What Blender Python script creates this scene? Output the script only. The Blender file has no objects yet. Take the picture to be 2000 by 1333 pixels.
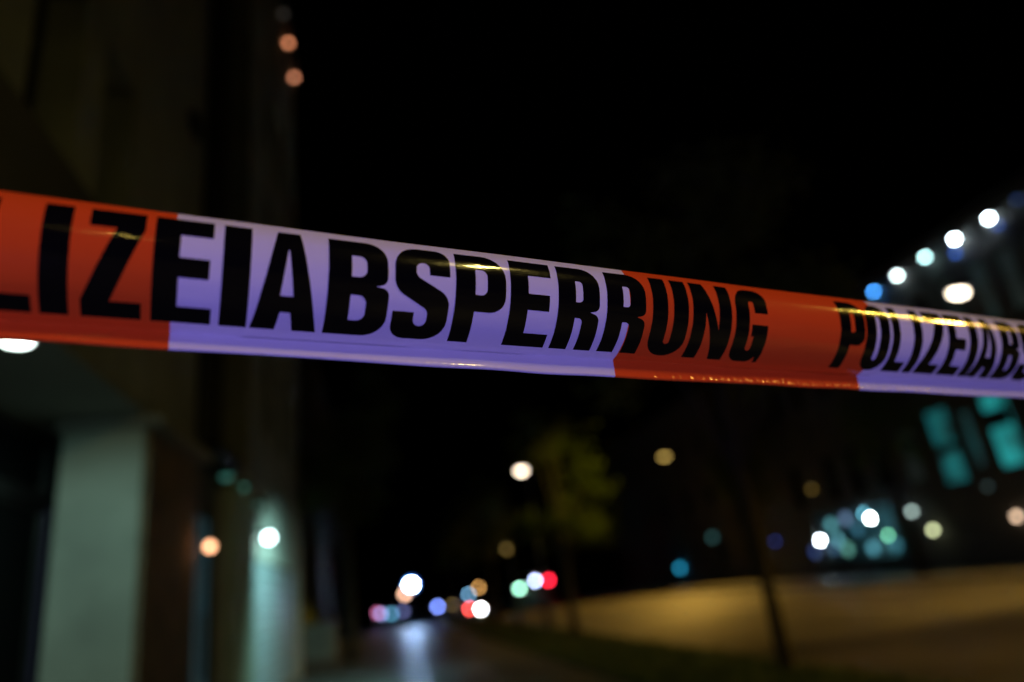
import bpy, bmesh, math, random
from mathutils import Vector, Matrix
from mathutils.geometry import delaunay_2d_cdt

random.seed(7)
S = bpy.context.scene
C = S.collection
R = math.radians

# ------------------------------------------------------------------ camera, world, lights
EYE = 1.35
cam_d = bpy.data.cameras.new('camera')
cam = bpy.data.objects.new('camera', cam_d)
C.objects.link(cam)
rot = Matrix(((0.97733, 0.05495, -0.20446), (-0.17239, -0.35409, -0.91919), (-0.12291, 0.93360, -0.33659)))
cam.matrix_world = Matrix.Translation((0, 0, EYE)) @ rot.to_4x4()
cam_d.sensor_width = 36
cam_d.lens = 24
cam_d.clip_start = 0.02
cam_d.clip_end = 800
cam_d.dof.use_dof = True
cam_d.dof.focus_distance = 0.425
cam_d.dof.aperture_fstop = 2.25
S.camera = cam

W = bpy.data.worlds.new('World')
S.world = W
W.use_nodes = True
wn = W.node_tree
bg = wn.nodes['Background']
sky = wn.nodes.new('ShaderNodeTexSky')
sky.sky_type = 'NISHITA'
sky.sun_disc = False
sky.sun_elevation = R(-6)
sky.sun_rotation = R(200)
wn.links.new(sky.outputs[0], bg.inputs[0])
bg.inputs[1].default_value = 0.05

S.view_settings.view_transform = 'Standard'
S.view_settings.look = 'None'
S.view_settings.exposure = 0
S.view_settings.gamma = 1
S.view_settings.use_curve_mapping = False
S.cycles.use_denoising = True
S.cycles.use_adaptive_sampling = False
S.cycles.max_bounces = 5


def lamp(name, kind, loc, power, color, radius=0.1, target=None, cone=None, blend=0.3):
    d = bpy.data.lights.new(name, kind)
    d.energy = power
    d.color = color
    d.shadow_soft_size = radius
    o = bpy.data.objects.new(name, d)
    o.location = loc
    if target is not None:
        o.rotation_euler = (Vector(target) - Vector(loc)).to_track_quat('-Z', 'Y').to_euler()
    if kind == 'SPOT':
        d.spot_size = R(cone)
        d.spot_blend = blend
    C.objects.link(o)
    return o


SODIUM = (1.0, 0.56, 0.09)
# emergency vehicle lamp low behind the photographer, street lamps along the street behind
lamp('emergency_vehicle_light', 'SPOT', (-1.35, -2.35, 0.25), 285, (0.28, 0.215, 1.0), 0.40, (0.16, 0.36, 1.50), 31, 0.6)
lamp('kerb_lamp_light', 'SPOT', (4.5, -4.5, 6.4), 390, (1.0, 0.77, 0.20), 0.06, (3.3, -2.4, 0), 156, 1.0)
lamp('far_lamp_light', 'SPOT', (10.8, -2.3, 6.2), 430, (1.0, 0.70, 0.10), 0.14, (8.3, -2.0, 0), 108, 0.45)
lamp('pavement_lamp_light', 'SPOT', (0.95, -7.6, 5.0), 26, (1.0, 0.70, 0.14), 0.08, (0.5, -3.5, 1.0), 100, 0.3)


# ------------------------------------------------------------------ materials
def mat(name, color, rough=0.7, metal=0.0, noise=None, bump=0.0, bump_scale=20.0, spec=0.5, trans=0.0):
    m = bpy.data.materials.new(name)
    m.use_nodes = True
    nt = m.node_tree
    b = nt.nodes['Principled BSDF']
    b.inputs['Base Color'].default_value = (*color, 1)
    b.inputs['Roughness'].default_value = rough
    b.inputs['Metallic'].default_value = metal
    b.inputs['Specular IOR Level'].default_value = spec
    tc = nt.nodes.new('ShaderNodeTexCoord')
    if noise:
        scale, amount = noise
        n = nt.nodes.new('ShaderNodeTexNoise')
        n.inputs['Scale'].default_value = scale
        n.inputs['Detail'].default_value = 6
        nt.links.new(tc.outputs['Object'], n.inputs['Vector'])
        r = nt.nodes.new('ShaderNodeValToRGB')
        r.color_ramp.elements[0].position = 0.3
        r.color_ramp.elements[1].position = 0.7
        r.color_ramp.elements[0].color = (*[c * (1 - amount) for c in color], 1)
        r.color_ramp.elements[1].color = (*[min(1, c * (1 + amount)) for c in color], 1)
        nt.links.new(n.outputs[0], r.inputs[0])
        nt.links.new(r.outputs[0], b.inputs['Base Color'])
    if bump:
        n2 = nt.nodes.new('ShaderNodeTexNoise')
        n2.inputs['Scale'].default_value = bump_scale
        n2.inputs['Detail'].default_value = 4
        nt.links.new(tc.outputs['Object'], n2.inputs['Vector'])
        bp = nt.nodes.new('ShaderNodeBump')
        bp.inputs['Strength'].default_value = bump
        bp.inputs['Distance'].default_value = 0.02
        nt.links.new(n2.outputs[0], bp.inputs['Height'])
        nt.links.new(bp.outputs[0], b.inputs['Normal'])
    if trans:
        tr = nt.nodes.new('ShaderNodeBsdfTranslucent')
        tr.inputs['Color'].default_value = (*color, 1)
        mx = nt.nodes.new('ShaderNodeMixShader')
        mx.inputs[0].default_value = trans
        out = nt.nodes['Material Output']
        nt.links.new(b.outputs[0], mx.inputs[1])
        nt.links.new(tr.outputs[0], mx.inputs[2])
        nt.links.new(mx.outputs[0], out.inputs['Surface'])
    return m


def glow(name, color, sample=False):
    m = bpy.data.materials.new(name)
    m.use_nodes = True
    nt = m.node_tree
    b = nt.nodes['Principled BSDF']
    b.inputs['Base Color'].default_value = (0.3, 0.3, 0.3, 1)
    k = max(color)
    b.inputs['Emission Color'].default_value = (*[c / k for c in color], 1)
    b.inputs['Emission Strength'].default_value = k
    if not sample:
        m.cycles.emission_sampling = 'NONE'
    return m


def lit(name, disc, size, dist):
    """A lamp whose out-of-focus disc has the colour disc (linear); size across in m, dist in m."""
    px = size * 1333.0 / dist
    k = 1134.0 / (math.pi / 4 * px * px)
    return glow(name, [max(c * k, 1e-4) for c in disc])


def plastic(name, color, rough, wav=0.08):
    m = mat(name, color, rough)
    nt = m.node_tree
    b = nt.nodes['Principled BSDF']
    tc = nt.nodes['Texture Coordinate']
    mp = nt.nodes.new('ShaderNodeMapping')
    mp.inputs['Scale'].default_value = (6, 60, 60)
    n = nt.nodes.new('ShaderNodeTexNoise')
    n.inputs['Scale'].default_value = 2.0
    n.inputs['Detail'].default_value = 3
    nt.links.new(tc.outputs['Object'], mp.inputs[0])
    nt.links.new(mp.outputs[0], n.inputs['Vector'])
    bp = nt.nodes.new('ShaderNodeBump')
    bp.inputs['Strength'].default_value = wav
    bp.inputs['Distance'].default_value = 0.004
    nt.links.new(n.outputs[0], bp.inputs['Height'])
    nt.links.new(bp.outputs[0], b.inputs['Normal'])
    return m


M = {}
M['tape_white'] = plastic('tape_white', (0.78, 0.76, 0.78), 0.12)
M['tape_orange'] = plastic('tape_orange', (0.86, 0.095, 0.012), 0.12)
M['ink'] = plastic('black_ink', (0.003, 0.003, 0.003), 0.11)
M['hem_white'] = plastic('tape_hem_white', (0.78, 0.76, 0.78), 0.035)
M['hem_orange'] = plastic('tape_hem_orange', (0.86, 0.095, 0.012), 0.035)
M['plaster'] = mat('pale_plaster', (0.31, 0.34, 0.34), 0.9, noise=(1.2, 0.25), bump=0.3, bump_scale=30)
M['plaster_green'] = mat('painted_plaster', (0.40, 0.42, 0.38), 0.85, noise=(1.5, 0.2), bump=0.3, bump_scale=30)
M['brown_wall'] = mat('brown_stone', (0.20, 0.14, 0.09), 0.85, noise=(3, 0.3), bump=0.3)
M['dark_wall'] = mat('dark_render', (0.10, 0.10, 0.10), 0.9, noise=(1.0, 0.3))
M['dark_frame'] = mat('dark_frame', (0.03, 0.03, 0.035), 0.4)
M['glass'] = mat('dark_glass', (0.012, 0.014, 0.016), 0.06, spec=0.6)
M['matt_glass'] = mat('dusty_glass', (0.02, 0.022, 0.025), 0.6, spec=0.2)
M['metal'] = mat('grey_metal', (0.22, 0.23, 0.24), 0.45, metal=0.6)
M['dark_metal'] = mat('dark_metal', (0.025, 0.027, 0.03), 0.5, metal=0.5)
M['cabinet'] = mat('cabinet_paint', (0.32, 0.36, 0.34), 0.5, noise=(3, 0.12))
M['soffit'] = mat('soffit_paint', (0.30, 0.31, 0.30), 0.8, noise=(1.5, 0.1))
M['asphalt'] = mat('asphalt', (0.075, 0.066, 0.056), 0.66, noise=(0.5, 0.62), bump=0.25, bump_scale=60)
M['pavement'] = mat('damp_pavement', (0.11, 0.11, 0.105), 0.42, noise=(0.8, 0.35), bump=0.25, bump_scale=9)
M['paint'] = mat('road_paint', (0.42, 0.42, 0.40), 0.7, noise=(4, 0.3))
M['kerb'] = mat('kerb_stone', (0.20, 0.19, 0.18), 0.8, noise=(4, 0.2))
M['soil'] = mat('verge_soil', (0.035, 0.038, 0.018), 0.95, noise=(2, 0.4))
M['grass'] = mat('grass_blades', (0.045, 0.075, 0.018), 0.7, noise=(3, 0.3))
M['bark'] = mat('bark', (0.035, 0.028, 0.02), 0.9, noise=(6, 0.4), bump=0.6, bump_scale=25)
M['leaf'] = mat('leaves', (0.085, 0.115, 0.016), 0.6, noise=(1.5, 0.35), trans=0.45)
M['tyre'] = mat('tyre_rubber', (0.015, 0.015, 0.015), 0.8)
M['rim'] = mat('wheel_rim', (0.35, 0.35, 0.36), 0.35, metal=0.8)
M['roof'] = mat('roof_felt', (0.05, 0.05, 0.05), 0.9)
CARPAINT = {}


def carpaint(name, col):
    if name not in CARPAINT:
        m = mat(name, col, 0.3)
        m.node_tree.nodes['Principled BSDF'].inputs['Coat Weight'].default_value = 0.5
        CARPAINT[name] = m
    return CARPAINT[name]


# ------------------------------------------------------------------ helpers
def obj(name, bm, m, parent=None, smooth=False):
    me = bpy.data.meshes.new(name)
    bm.normal_update()
    bm.to_mesh(me)
    bm.free()
    me.materials.append(m)
    if smooth:
        for p in me.polygons:
            p.use_smooth = True
    o = bpy.data.objects.new(name, me)
    C.objects.link(o)
    if parent:
        o.parent = parent
    return o


def tag(o, label, cat, group=None):
    o['label'] = label
    o['category'] = cat
    if group:
        o['group'] = group
    return o


def thing(name, label, cat, loc=(0, 0, 0), rz=0, group=None):
    o = bpy.data.objects.new(name, None)
    o.empty_display_size = 0.2
    C.objects.link(o)
    o.location = loc
    o.rotation_euler = (0, 0, rz)
    return tag(o, label, cat, group)


def box(bm, x0, x1, y0, y1, z0, z1):
    v = [bm.verts.new((x, y, z)) for z in (z0, z1) for y in (y0, y1) for x in (x0, x1)]
    for f in ((0, 2, 3, 1), (4, 5, 7, 6), (0, 1, 5, 4), (2, 6, 7, 3), (0, 4, 6, 2), (1, 3, 7, 5)):
        bm.faces.new([v[i] for i in f])


def bx(*a):
    bm = bmesh.new()
    box(bm, *a)
    return bm


def bevel(bm, w=0.02, seg=2):
    bmesh.ops.bevel(bm, geom=bm.edges[:], offset=w, segments=seg, affect='EDGES', profile=0.5)
    return bm


def tube(bm, pts, radii, n=8, cap=True):
    rings = []
    for i, p in enumerate(pts):
        p = Vector(p)
        d = (Vector(pts[min(i + 1, len(pts) - 1)]) - Vector(pts[max(i - 1, 0)])).normalized()
        a = d.orthogonal().normalized() if i == 0 else (rings_a - d * rings_a.dot(d)).normalized()
        rings_a = a
        b = d.cross(a)
        rings.append([bm.verts.new(p + (a * math.cos(t) + b * math.sin(t)) * radii[i])
                      for t in [2 * math.pi * k / n for k in range(n)]])
    for r0, r1 in zip(rings, rings[1:]):
        for k in range(n):
            bm.faces.new((r0[k], r0[(k + 1) % n], r1[(k + 1) % n], r1[k]))
    if cap:
        bm.faces.new(rings[0][::-1])
        bm.faces.new(rings[-1])
    return bm


def ball(r, sx=1, sy=1, sz=1, loc=(0, 0, 0), u=14, v=9):
    bm = bmesh.new()
    bmesh.ops.create_uvsphere(bm, u_segments=u, v_segments=v, radius=r,
                              matrix=Matrix.Translation(loc) @ Matrix.Diagonal((sx, sy, sz, 1)))
    return bm


def copy_tree(o, parent=None):
    c = o.copy()
    C.objects.link(c)
    if parent:
        c.parent = parent
    for ch in list(o.children):
        copy_tree(ch, c)
    return c


def wall_bm(xa, xb, y0, y1, z0, z1, holes):
    """A wall slab between planes xa and xb with real openings (y0,y1,z0,z1)."""
    ys = sorted({y0, y1, *[v for h in holes for v in h[:2] if y0 < v < y1]})
    zs = sorted({z0, z1, *[v for h in holes for v in h[2:] if z0 < v < z1]})
    bm = bmesh.new()

    def solid(i, j):
        if not (0 <= i < len(ys) - 1 and 0 <= j < len(zs) - 1):
            return False
        cy, cz = (ys[i] + ys[i + 1]) / 2, (zs[j] + zs[j + 1]) / 2
        return not any(h[0] < cy < h[1] and h[2] < cz < h[3] for h in holes)
    vs = {}

    def V(x, i, j):
        k = (x, i, j)
        if k not in vs:
            vs[k] = bm.verts.new((x, ys[i], zs[j]))
        return vs[k]
    for i in range(len(ys) - 1):
        for j in range(len(zs) - 1):
            if not solid(i, j):
                continue
            for x in (xa, xb):
                bm.faces.new((V(x, i, j), V(x, i + 1, j), V(x, i + 1, j + 1), V(x, i, j + 1)))
            for di, dj, a, b in ((-1, 0, (i, j), (i, j + 1)), (1, 0, (i + 1, j), (i + 1, j + 1)),
                                 (0, -1, (i, j), (i + 1, j)), (0, 1, (i, j + 1), (i + 1, j + 1))):
                if not solid(i + di, j + dj):
                    bm.faces.new((V(xa, *a), V(xb, *a), V(xb, *b), V(xa, *b)))
    bmesh.ops.recalc_face_normals(bm, faces=bm.faces[:])
    return bm


def window(parent, x, y0, y1, z0, z1, side, pane_m=None, frame_m=None, bars=(1, 1), name='window', depth=0.0):
    """window > pane; frame ring and bars in the plane x, side = +1 faces +X."""
    fm = frame_m or M['dark_frame']
    bm = bmesh.new()
    w, t = 0.06, 0.05
    xa, xb = sorted((x, x + side * t))
    box(bm, xa, xb, y0, y0 + w, z0, z1)
    box(bm, xa, xb, y1 - w, y1, z0, z1)
    box(bm, xa, xb, y0 + w, y1 - w, z0, z0 + w)
    box(bm, xa, xb, y0 + w, y1 - w, z1 - w, z1)
    xc, xd = xa + 0.006, xb - 0.006
    for k in range(1, bars[0]):
        yy = y0 + (y1 - y0) * k / bars[0]
        box(bm, xc, xd, yy - 0.02, yy + 0.02, z0 + w, z1 - w)
    for k in range(1, bars[1]):
        zz = z0 + (z1 - z0) * k / bars[1]
        box(bm, xc + 0.003, xd - 0.003, y0 + w, y1 - w, zz - 0.02, zz + 0.02)
    f = obj(name, bm, fm, parent)
    xm = (xa + xb) / 2
    obj('pane', bx(xm - 0.006, xm + 0.006, y0 + w, y1 - w, z0 + w, z1 - w), pane_m or M['glass'], f)
    return f


def struct(name, bm, m):
    o = obj(name, bm, m)
    o['kind'] = 'structure'
    return o


# ------------------------------------------------------------------ ground
def sheet(x0, x1, y0, y1, z, nx=1, ny=1):
    bm = bmesh.new()
    g = [[bm.verts.new((x0 + (x1 - x0) * i / nx, y0 + (y1 - y0) * j / ny, z)) for j in range(ny + 1)] for i in range(nx + 1)]
    for i in range(nx):
        for j in range(ny):
            bm.faces.new((g[i][j], g[i + 1][j], g[i + 1][j + 1], g[i][j + 1]))
    return bm


struct('ground', sheet(-300, 300, -100, 600, -0.16), M['soil'])
struct('road', sheet(5.0, 16.6, -60, 300, -0.12), M['asphalt'])
struct('pavement', bx(-6, 3.0, -20, 130, -0.3, 0.0), M['pavement'])
struct('far_pavement', bx(16.9, 20.3, -20, 160, -0.3, 0.0), M['pavement'])
struct('verge', bx(3.0, 4.95, -20, 130, -0.3, 0.012), M['soil'])
bm = bmesh.new()
for y in range(-20, 130):
    box(bm, 4.95, 5.1, y + 0.004, y + 0.996, -0.3, 0.02)
    box(bm, 16.75, 16.9, y + 0.004, y + 0.996, -0.3, 0.01)
struct('kerb', bevel(bm, 0.015, 1), M['kerb'])
bm = bmesh.new()
for k in range(20):
    y = -4 + k * 6.0
    box(bm, 10.72, 10.86, y, y + 3.0, -0.122, -0.114)
struct('lane_markings', bm, M['paint'])

# grass tufts on the verge
bm = bmesh.new()
rg = random.Random(3)
for k in range(26000):
    x = rg.uniform(3.02, 4.93)
    y = 3.5 + 34 * rg.random() ** 1.6
    h = rg.uniform(0.05, 0.15)
    a = rg.uniform(0, 6.283)
    w = rg.uniform(0.006, 0.016) * (1 + y / 18)
    dx, dy = math.cos(a) * w, math.sin(a) * w
    lx, ly = rg.gauss(0, 0.04), rg.gauss(0, 0.04)
    bm.faces.new([bm.verts.new(p) for p in ((x - dx, y - dy, 0.01), (x + dx, y + dy, 0.01), (x + lx, y + ly, h))])
g = obj('grass', bm, M['grass'])
g['kind'] = 'stuff'
g['label'] = 'dark grass growing on the strip between pavement and road'
g['category'] = 'grass'

# ------------------------------------------------------------------ left: corner building with arcade
b1 = thing('corner_building', 'dim plastered building with tall narrow windows rising at the left above the arcade', 'building', (-2, 8.3, 0))
O1 = Vector((-2, 8.3, 0))


def rel(bm, origin):
    bmesh.ops.translate(bm, verts=bm.verts[:], vec=-Vector(origin))
    return bm


holes = []
wins = []
for zb, zt in ((4.45, 6.08), (7.6, 9.3), (10.8, 12.5), (13.9, 15.4)):
    for yb in (1.2, 2.75, 3.85, 4.95):
        holes.append((yb, yb + 0.72, zb, zt))
obj('wall', rel(wall_bm(-2.4, -2.0, -6, 8.3, 3.28, 17.0, holes), O1), M['plaster'], b1)
obj('end_wall', rel(bx(-9, -2.41, 7.95, 8.298, 3.28, 17.0), O1), M['plaster'], b1)
obj('roof', rel(bx(-9, -1.85, -6, 8.45, 17.0, 17.25), O1), M['roof'], b1)
obj('soffit', rel(bx(-5.0, -2.003, -6, 8.29, 3.22, 3.277), O1), M['soffit'], b1)
obj('fascia_board', rel(bevel(bx(-1.997, -1.86, -4.0, 4.75, 3.34, 4.31), 0.01, 1), O1), M['dark_wall'], b1)
obj('ledge', rel(bevel(bx(-2.72, -1.84, 6.42, 8.36, 3.10, 3.217), 0.02), O1), M['soffit'], b1)
for (ya, yb, za, zb) in holes:
    f = window(b1, -2.34, ya, yb, za, zb, 1, bars=(2, 3))
    f.location = -O1
# pier at the corner: lit front face and brown street face
obj('pier', rel(bx(-2.68, -2.02, 6.5, 8.28, 0.0, 3.098), O1), M['plaster_green'], b1)
obj('stone_cladding', rel(bevel(bx(-2.019, -1.975, 6.535, 8.24, 0.0, 3.09), 0.008, 1), O1), M['brown_wall'], b1)
obj('wall_vent', rel(bevel(bx(-1.998, -1.90, 7.36, 7.66, 7.05, 7.3), 0.02), O1), M['dark_metal'], b1)
obj('downpipe', rel(tube(bmesh.new(), [(-1.93, 8.12, 3.3), (-1.93, 8.12, 16.9)], [0.05, 0.05]), O1), M['dark_metal'], b1)
# shopfront behind the arcade
sf = thing('shopfront', 'dark glazed shopfront with slim frames recessed beside the pale pier', 'shopfront', (-2.95, 7.2, 0))
OS = Vector((-2.95, 7.2, 0))
M['purple_frame'] = mat('violet_frame', (0.16, 0.11, 0.22), 0.45)
for k, (ya, yb) in enumerate(((7.0, 8.2), (5.5, 6.95), (3.9, 5.45), (2.3, 3.85), (0.7, 2.25))):
    f = window(sf, -3.0, ya, yb, 0.25, 2.55, 1, frame_m=M['purple_frame'] if k == 0 else M['dark_frame'], bars=(1, 1))
    f.location = -OS
    f = window(sf, -3.0, ya, yb, 2.62, 3.15, 1, bars=(1, 1))
    f.location = -OS
obj('plinth', rel(bx(-3.1, -2.9, 0.7, 8.2, 0.0, 0.245), OS), M['dark_wall'], sf)
obj('transom', rel(bx(-3.03, -2.92, 0.7, 8.2, 2.553, 2.617), OS), M['dark_frame'], sf)
# downlight in the soffit
COOL = (0.54, 1.0, 0.88)
dl = thing('soffit_lamp', 'bright round downlight set in the soffit behind the lower edge of the orange tape', 'lamp', (-2.13, 4.40, 3.18))
obj('ring', tube(bmesh.new(), [(0, 0, 0.038), (0, 0, -0.03)], [0.11, 0.11], 20), M['metal'], dl)
obj('diffuser', ball(0.085, 1, 1, 0.35, (0, 0, -0.03), 20, 10), glow('soffit_glow', (9, 11, 10)), dl)
lamp('soffit_lamp_light', 'SPOT', (-2.16, 4.40, 3.06), 64, COOL, 0.10, (-2.3, 5.0, 0), 172, 0.6)

# ------------------------------------------------------------------ left: recessed bay and second building
bay = thing('recessed_bay', 'dark recessed entrance bay between the two plastered buildings', 'building', (-3.4, 9.5, 0))
OB = Vector((-3.4, 9.5, 0))
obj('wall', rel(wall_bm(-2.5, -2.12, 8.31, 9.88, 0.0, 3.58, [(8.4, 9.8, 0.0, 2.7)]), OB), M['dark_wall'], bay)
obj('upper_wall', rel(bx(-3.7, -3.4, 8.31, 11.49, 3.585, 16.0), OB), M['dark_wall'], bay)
f = window(bay, -2.2, 8.4, 9.8, 0.02, 2.7, 1, pane_m=glow('entrance_glow', (0.004, 0.020, 0.028)), bars=(3, 1), name='glazed_door')
f.location = -OB
obj('handle', rel(tube(bmesh.new(), [(-2.12, 9.3, 0.8), (-2.12, 9.3, 1.5)], [0.018, 0.018]), OB), M['metal'], bay)

b2 = thing('plastered_building', 'plastered building with lamp lit ground floor wall beyond the corner building', 'building', (-2, 18.8, 0))
O2 = Vector((-2, 18.8, 0))
h2 = []
for zb, zt in ((4.6, 6.5), (8.0, 9.9), (11.4, 13.3), (14.6, 16.2)):
    for yb in (13.0, 15.0, 17.0):
        h2.append((yb, yb + 0.9, zb, zt))
h2g = [(12.6, 14.2, 0.0, 2.2)]
obj('wall', rel(wall_bm(-2.4, -2.0, 11.5, 18.8, 3.6, 17.6, h2), O2), M['plaster'], b2)
obj('ground_floor_wall', rel(wall_bm(-2.4, -2.0, 9.9, 18.8, 0.0, 3.55, [(11.9, 17.9, 0.0, 2.3)]), O2), M['plaster_green'], b2)
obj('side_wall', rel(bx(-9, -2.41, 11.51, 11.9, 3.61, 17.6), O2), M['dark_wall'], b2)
obj('end_wall', rel(bx(-9, -2.41, 18.4, 18.79, 0, 17.6), O2), M['plaster'], b2)
obj('eaves', rel(bx(-9, -1.8, 11.3, 19.0, 17.6, 17.75), O2), M['roof'], b2)
obj('pilaster', rel(bevel(bx(-1.997, -1.90, 9.92, 11.5, 0.0, 3.2), 0.01, 1), O2), mat('pale_green_paint', (0.46, 0.58, 0.44), 0.8, noise=(2, 0.15)), b2)
M['shutter'] = mat('blue_shutter', (0.34, 0.42, 0.46), 0.5, noise=(2, 0.1))
sh = obj('shutter', rel(bx(-2.12, -2.07, 11.9, 17.9, 0.0, 2.3), O2), M['shutter'], b2)
for k in range(11):
    z = 0.06 + k * 0.2
    obj('slat', rel(bevel(bx(-2.068, -2.035, 11.91, 17.89, z, z + 0.16), 0.012, 1), O2), M['shutter'], sh)
for h in h2:
    f = window(b2, -2.34, *h, 1, bars=(2, 2))
    f.location = -O2

wl = thing('wall_lamp', 'bright white lamp on the green lit ground floor wall at left', 'lamp', (-2.0, 12.21, 2.66))
obj('bracket', bevel(bx(0.0, 0.22, -0.05, 0.05, -0.03, 0.05), 0.01, 1), M['dark_metal'], wl)
obj('globe', ball(0.07, 1, 1.2, 1, (0.2, 0, -0.05)), lit('wall_lamp_glow', (1.7, 2.3, 2.3), 0.14, 13.2), wl)
lamp('wall_lamp_light', 'SPOT', (-0.35, 12.8, 2.95), 300, (0.50, 1.0, 0.92), 0.12, (-1.9, 14.0, 0.6), 140, 0.8)

wa = thing('entrance_lamp', 'dim amber lamp left of the bright white wall lamp', 'lamp', (-2.9, 10.6, 2.3))
obj('stem', tube(bmesh.new(), [(0, 0, 0.5), (0, 0, 0.08)], [0.015, 0.015]), M['dark_metal'], wa)
obj('globe', ball(0.045), lit('amber_lamp_glow', (0.80, 0.38, 0.19), 0.09, 8.6), wa)
wa.location = (-1.80, 8.11, 2.158)

for k, (y, z, dcol) in enumerate(((9.48, 3.14, (0.010, 0.045, 0.036)), (10.48, 3.16, (0.012, 0.055, 0.042)), (11.72, 3.07, (0.004, 0.018, 0.014)))):
    t = thing('canopy_lamp', ('dim green canopy lamp nearest the corner pier', 'brighter middle one of the dim green canopy lamps',
                              'faintest green canopy lamp above the pale green pilaster')[k], 'lamp', (-1.92, y, z + 0.05), 0, 'canopy lamps above the entrance')
    obj('housing', tube(bmesh.new(), [(0, 0, 0.05), (0, 0, -0.02)], [0.09, 0.09], 12), M['dark_metal'], t)
    obj('diffuser', ball(0.075, 1, 1, 0.5, (0, 0, -0.035)), lit('canopy_glow', dcol, 0.14, y * 1.03), t)
tag(obj('entrance_canopy', bevel(bx(-2.11, -1.8, 8.4, 9.88, 3.26, 3.40), 0.02, 1), M['dark_metal']),
    'thin dark canopy slab over the recessed entrance bay', 'canopy')

for k, (y, z, dcol) in enumerate(((15.75, 17.5, (0.004, 0.0035, 0.003)), (16.84, 17.5, (0.19, 0.065, 0.03)), (18.3, 17.5, (0.16, 0.058, 0.03)))):
    t = thing('eaves_bulb', ('barely glowing bulb highest under the eaves at the frame top', 'upper of the two orange bulbs under the eaves',
                             'lower of the two orange bulbs under the eaves')[k], 'bulb', (-1.88, y, z), 0, 'orange bulbs under the eaves')
    obj('socket', tube(bmesh.new(), [(0, 0, 0.1), (0, 0, 0.0)], [0.05, 0.06]), M['dark_metal'], t)
    obj('globe', ball(0.075, 1, 1, 1, (0, 0, -0.06)), lit('bulb_glow', dcol, 0.15, math.hypot(y, 16.2) * 0.97), t)

b3 = thing('unlit_building', 'unlit dark building far along the left pavement', 'building', (-3.0, 32, 0))
O3 = Vector((-3.0, 32, 0))
h3 = [(yb, yb + 1.2, zb, zb + 1.6) for zb in (4.5, 7.8, 11.1) for yb in (38, 41, 44, 47, 50)]
obj('wall', rel(wall_bm(-3.4, -3.0, 36.5, 60, 0, 14, h3), O3), M['dark_wall'], b3)
obj('side_wall', rel(bx(-11, -3.41, 36.52, 36.9, 0, 14), O3), M['dark_wall'], b3)
obj('roof', rel(bx(-11, -2.85, 36.3, 60, 14, 14.3), O3), M['roof'], b3)
for h in h3:
    f = window(b3, -3.34, *h, 1, bars=(2, 1))
    f.location = -O3

# utility cabinet on the pavement
uc = thing('utility_cabinet', 'grey green utility cabinet standing on the pavement beyond the lit wall', 'cabinet', (-1.9, 22.6, 0))
obj('body', bevel(bx(-0.45, 0.45, -0.2, 0.2, 0.08, 1.0), 0.015), M['cabinet'], uc)
obj('plinth', bx(-0.42, 0.42, -0.18, 0.18, 0, 0.079), M['kerb'], uc)
obj('lid', bevel(bx(-0.5, 0.5, -0.25, 0.25, 1.002, 1.06), 0.012), M['cabinet'], uc)
for s in (-1, 1):
    d = obj('door', bevel(bx(min(s * 0.01, s * 0.42), max(s * 0.01, s * 0.42), -0.222, -0.203, 0.14, 0.95), 0.006, 1), M['cabinet'], uc)
    obj('handle', bx(s * 0.06 - 0.012, s * 0.06 + 0.012, -0.245, -0.224, 0.48, 0.62), M['dark_metal'], d)

# ------------------------------------------------------------------ right: building with teal windows
b4 = thing('office_building', 'dark building across the road with teal lit upper windows', 'building', (20.3, 22, 0))
O4 = Vector((20.3, 22, 0))
def room(name, col):
    m = glow(name, col)
    nt = m.node_tree
    b = nt.nodes['Principled BSDF']
    tc = nt.nodes.new('ShaderNodeTexCoord')
    n = nt.nodes.new('ShaderNodeTexNoise')
    n.inputs['Scale'].default_value = 1.3
    n.inputs['Detail'].default_value = 3
    mr = nt.nodes.new('ShaderNodeMapRange')
    mr.inputs['From Min'].default_value = 0.32
    mr.inputs['From Max'].default_value = 0.68
    mr.inputs['To Min'].default_value = 0.10 * max(col)
    mr.inputs['To Max'].default_value = 1.9 * max(col)
    nt.links.new(tc.outputs['Object'], n.inputs['Vector'])
    nt.links.new(n.outputs[0], mr.inputs['Value'])
    nt.links.new(mr.outputs[0], b.inputs['Emission Strength'])
    return m


TEAL = room('teal_room', (0.003, 0.095, 0.100))
TEALB = room('teal_room_bright', (0.006, 0.165, 0.165))
TEALD = room('teal_room_dim', (0.0015, 0.042, 0.046))
TEALV = room('teal_room_faint', (0.0008, 0.008, 0.008))
wl4 = [((18.45, 19.5, 3.0, 5.7), TEALB, (1, 1)), ((20.05, 20.5, 3.2, 5.2), TEALD, (1, 1)),
       ((20.95, 22.0, 2.85, 4.05), TEAL, (1, 1)), ((20.95, 22.0, 4.2, 5.6), TEAL, (1, 1)),
       ((16.2, 17.9, 3.05, 5.7), None, (2, 2)), ((13.8, 15.4, 3.05, 5.7), None, (2, 2)),
       ((22.9, 23.7, 3.2, 5.2), TEALV, (1, 2)), ((24.6, 25.4, 3.2, 5.2), None, (1, 2)), ((26.3, 27.1, 3.2, 5.2), None, (1, 2)),
       ((28.0, 28.8, 3.2, 5.2), None, (1, 2)), ((30.8, 31.6, 3.2, 5.2), None, (1, 2))]
for yb in (14.2, 15.3, 16.4, 17.5, 18.8, 20.2, 21.6, 23.2, 25, 27, 29, 31, 33):
    wl4.append(((yb, yb + 0.55, 7.6, 9.7), TEALV if yb < 19 else None, (1, 2)))
SHOP = (25.3, 30.6, 0.6, 2.75)
obj('wall', rel(wall_bm(20.3, 20.7, 6, 36, 0, 11.2, [w[0] for w in wl4] + [SHOP]), O4), M['dark_wall'], b4)
obj('end_wall', rel(bx(20.71, 32, 35.6, 35.99, 0, 11.2), O4), M['dark_wall'], b4)
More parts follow.
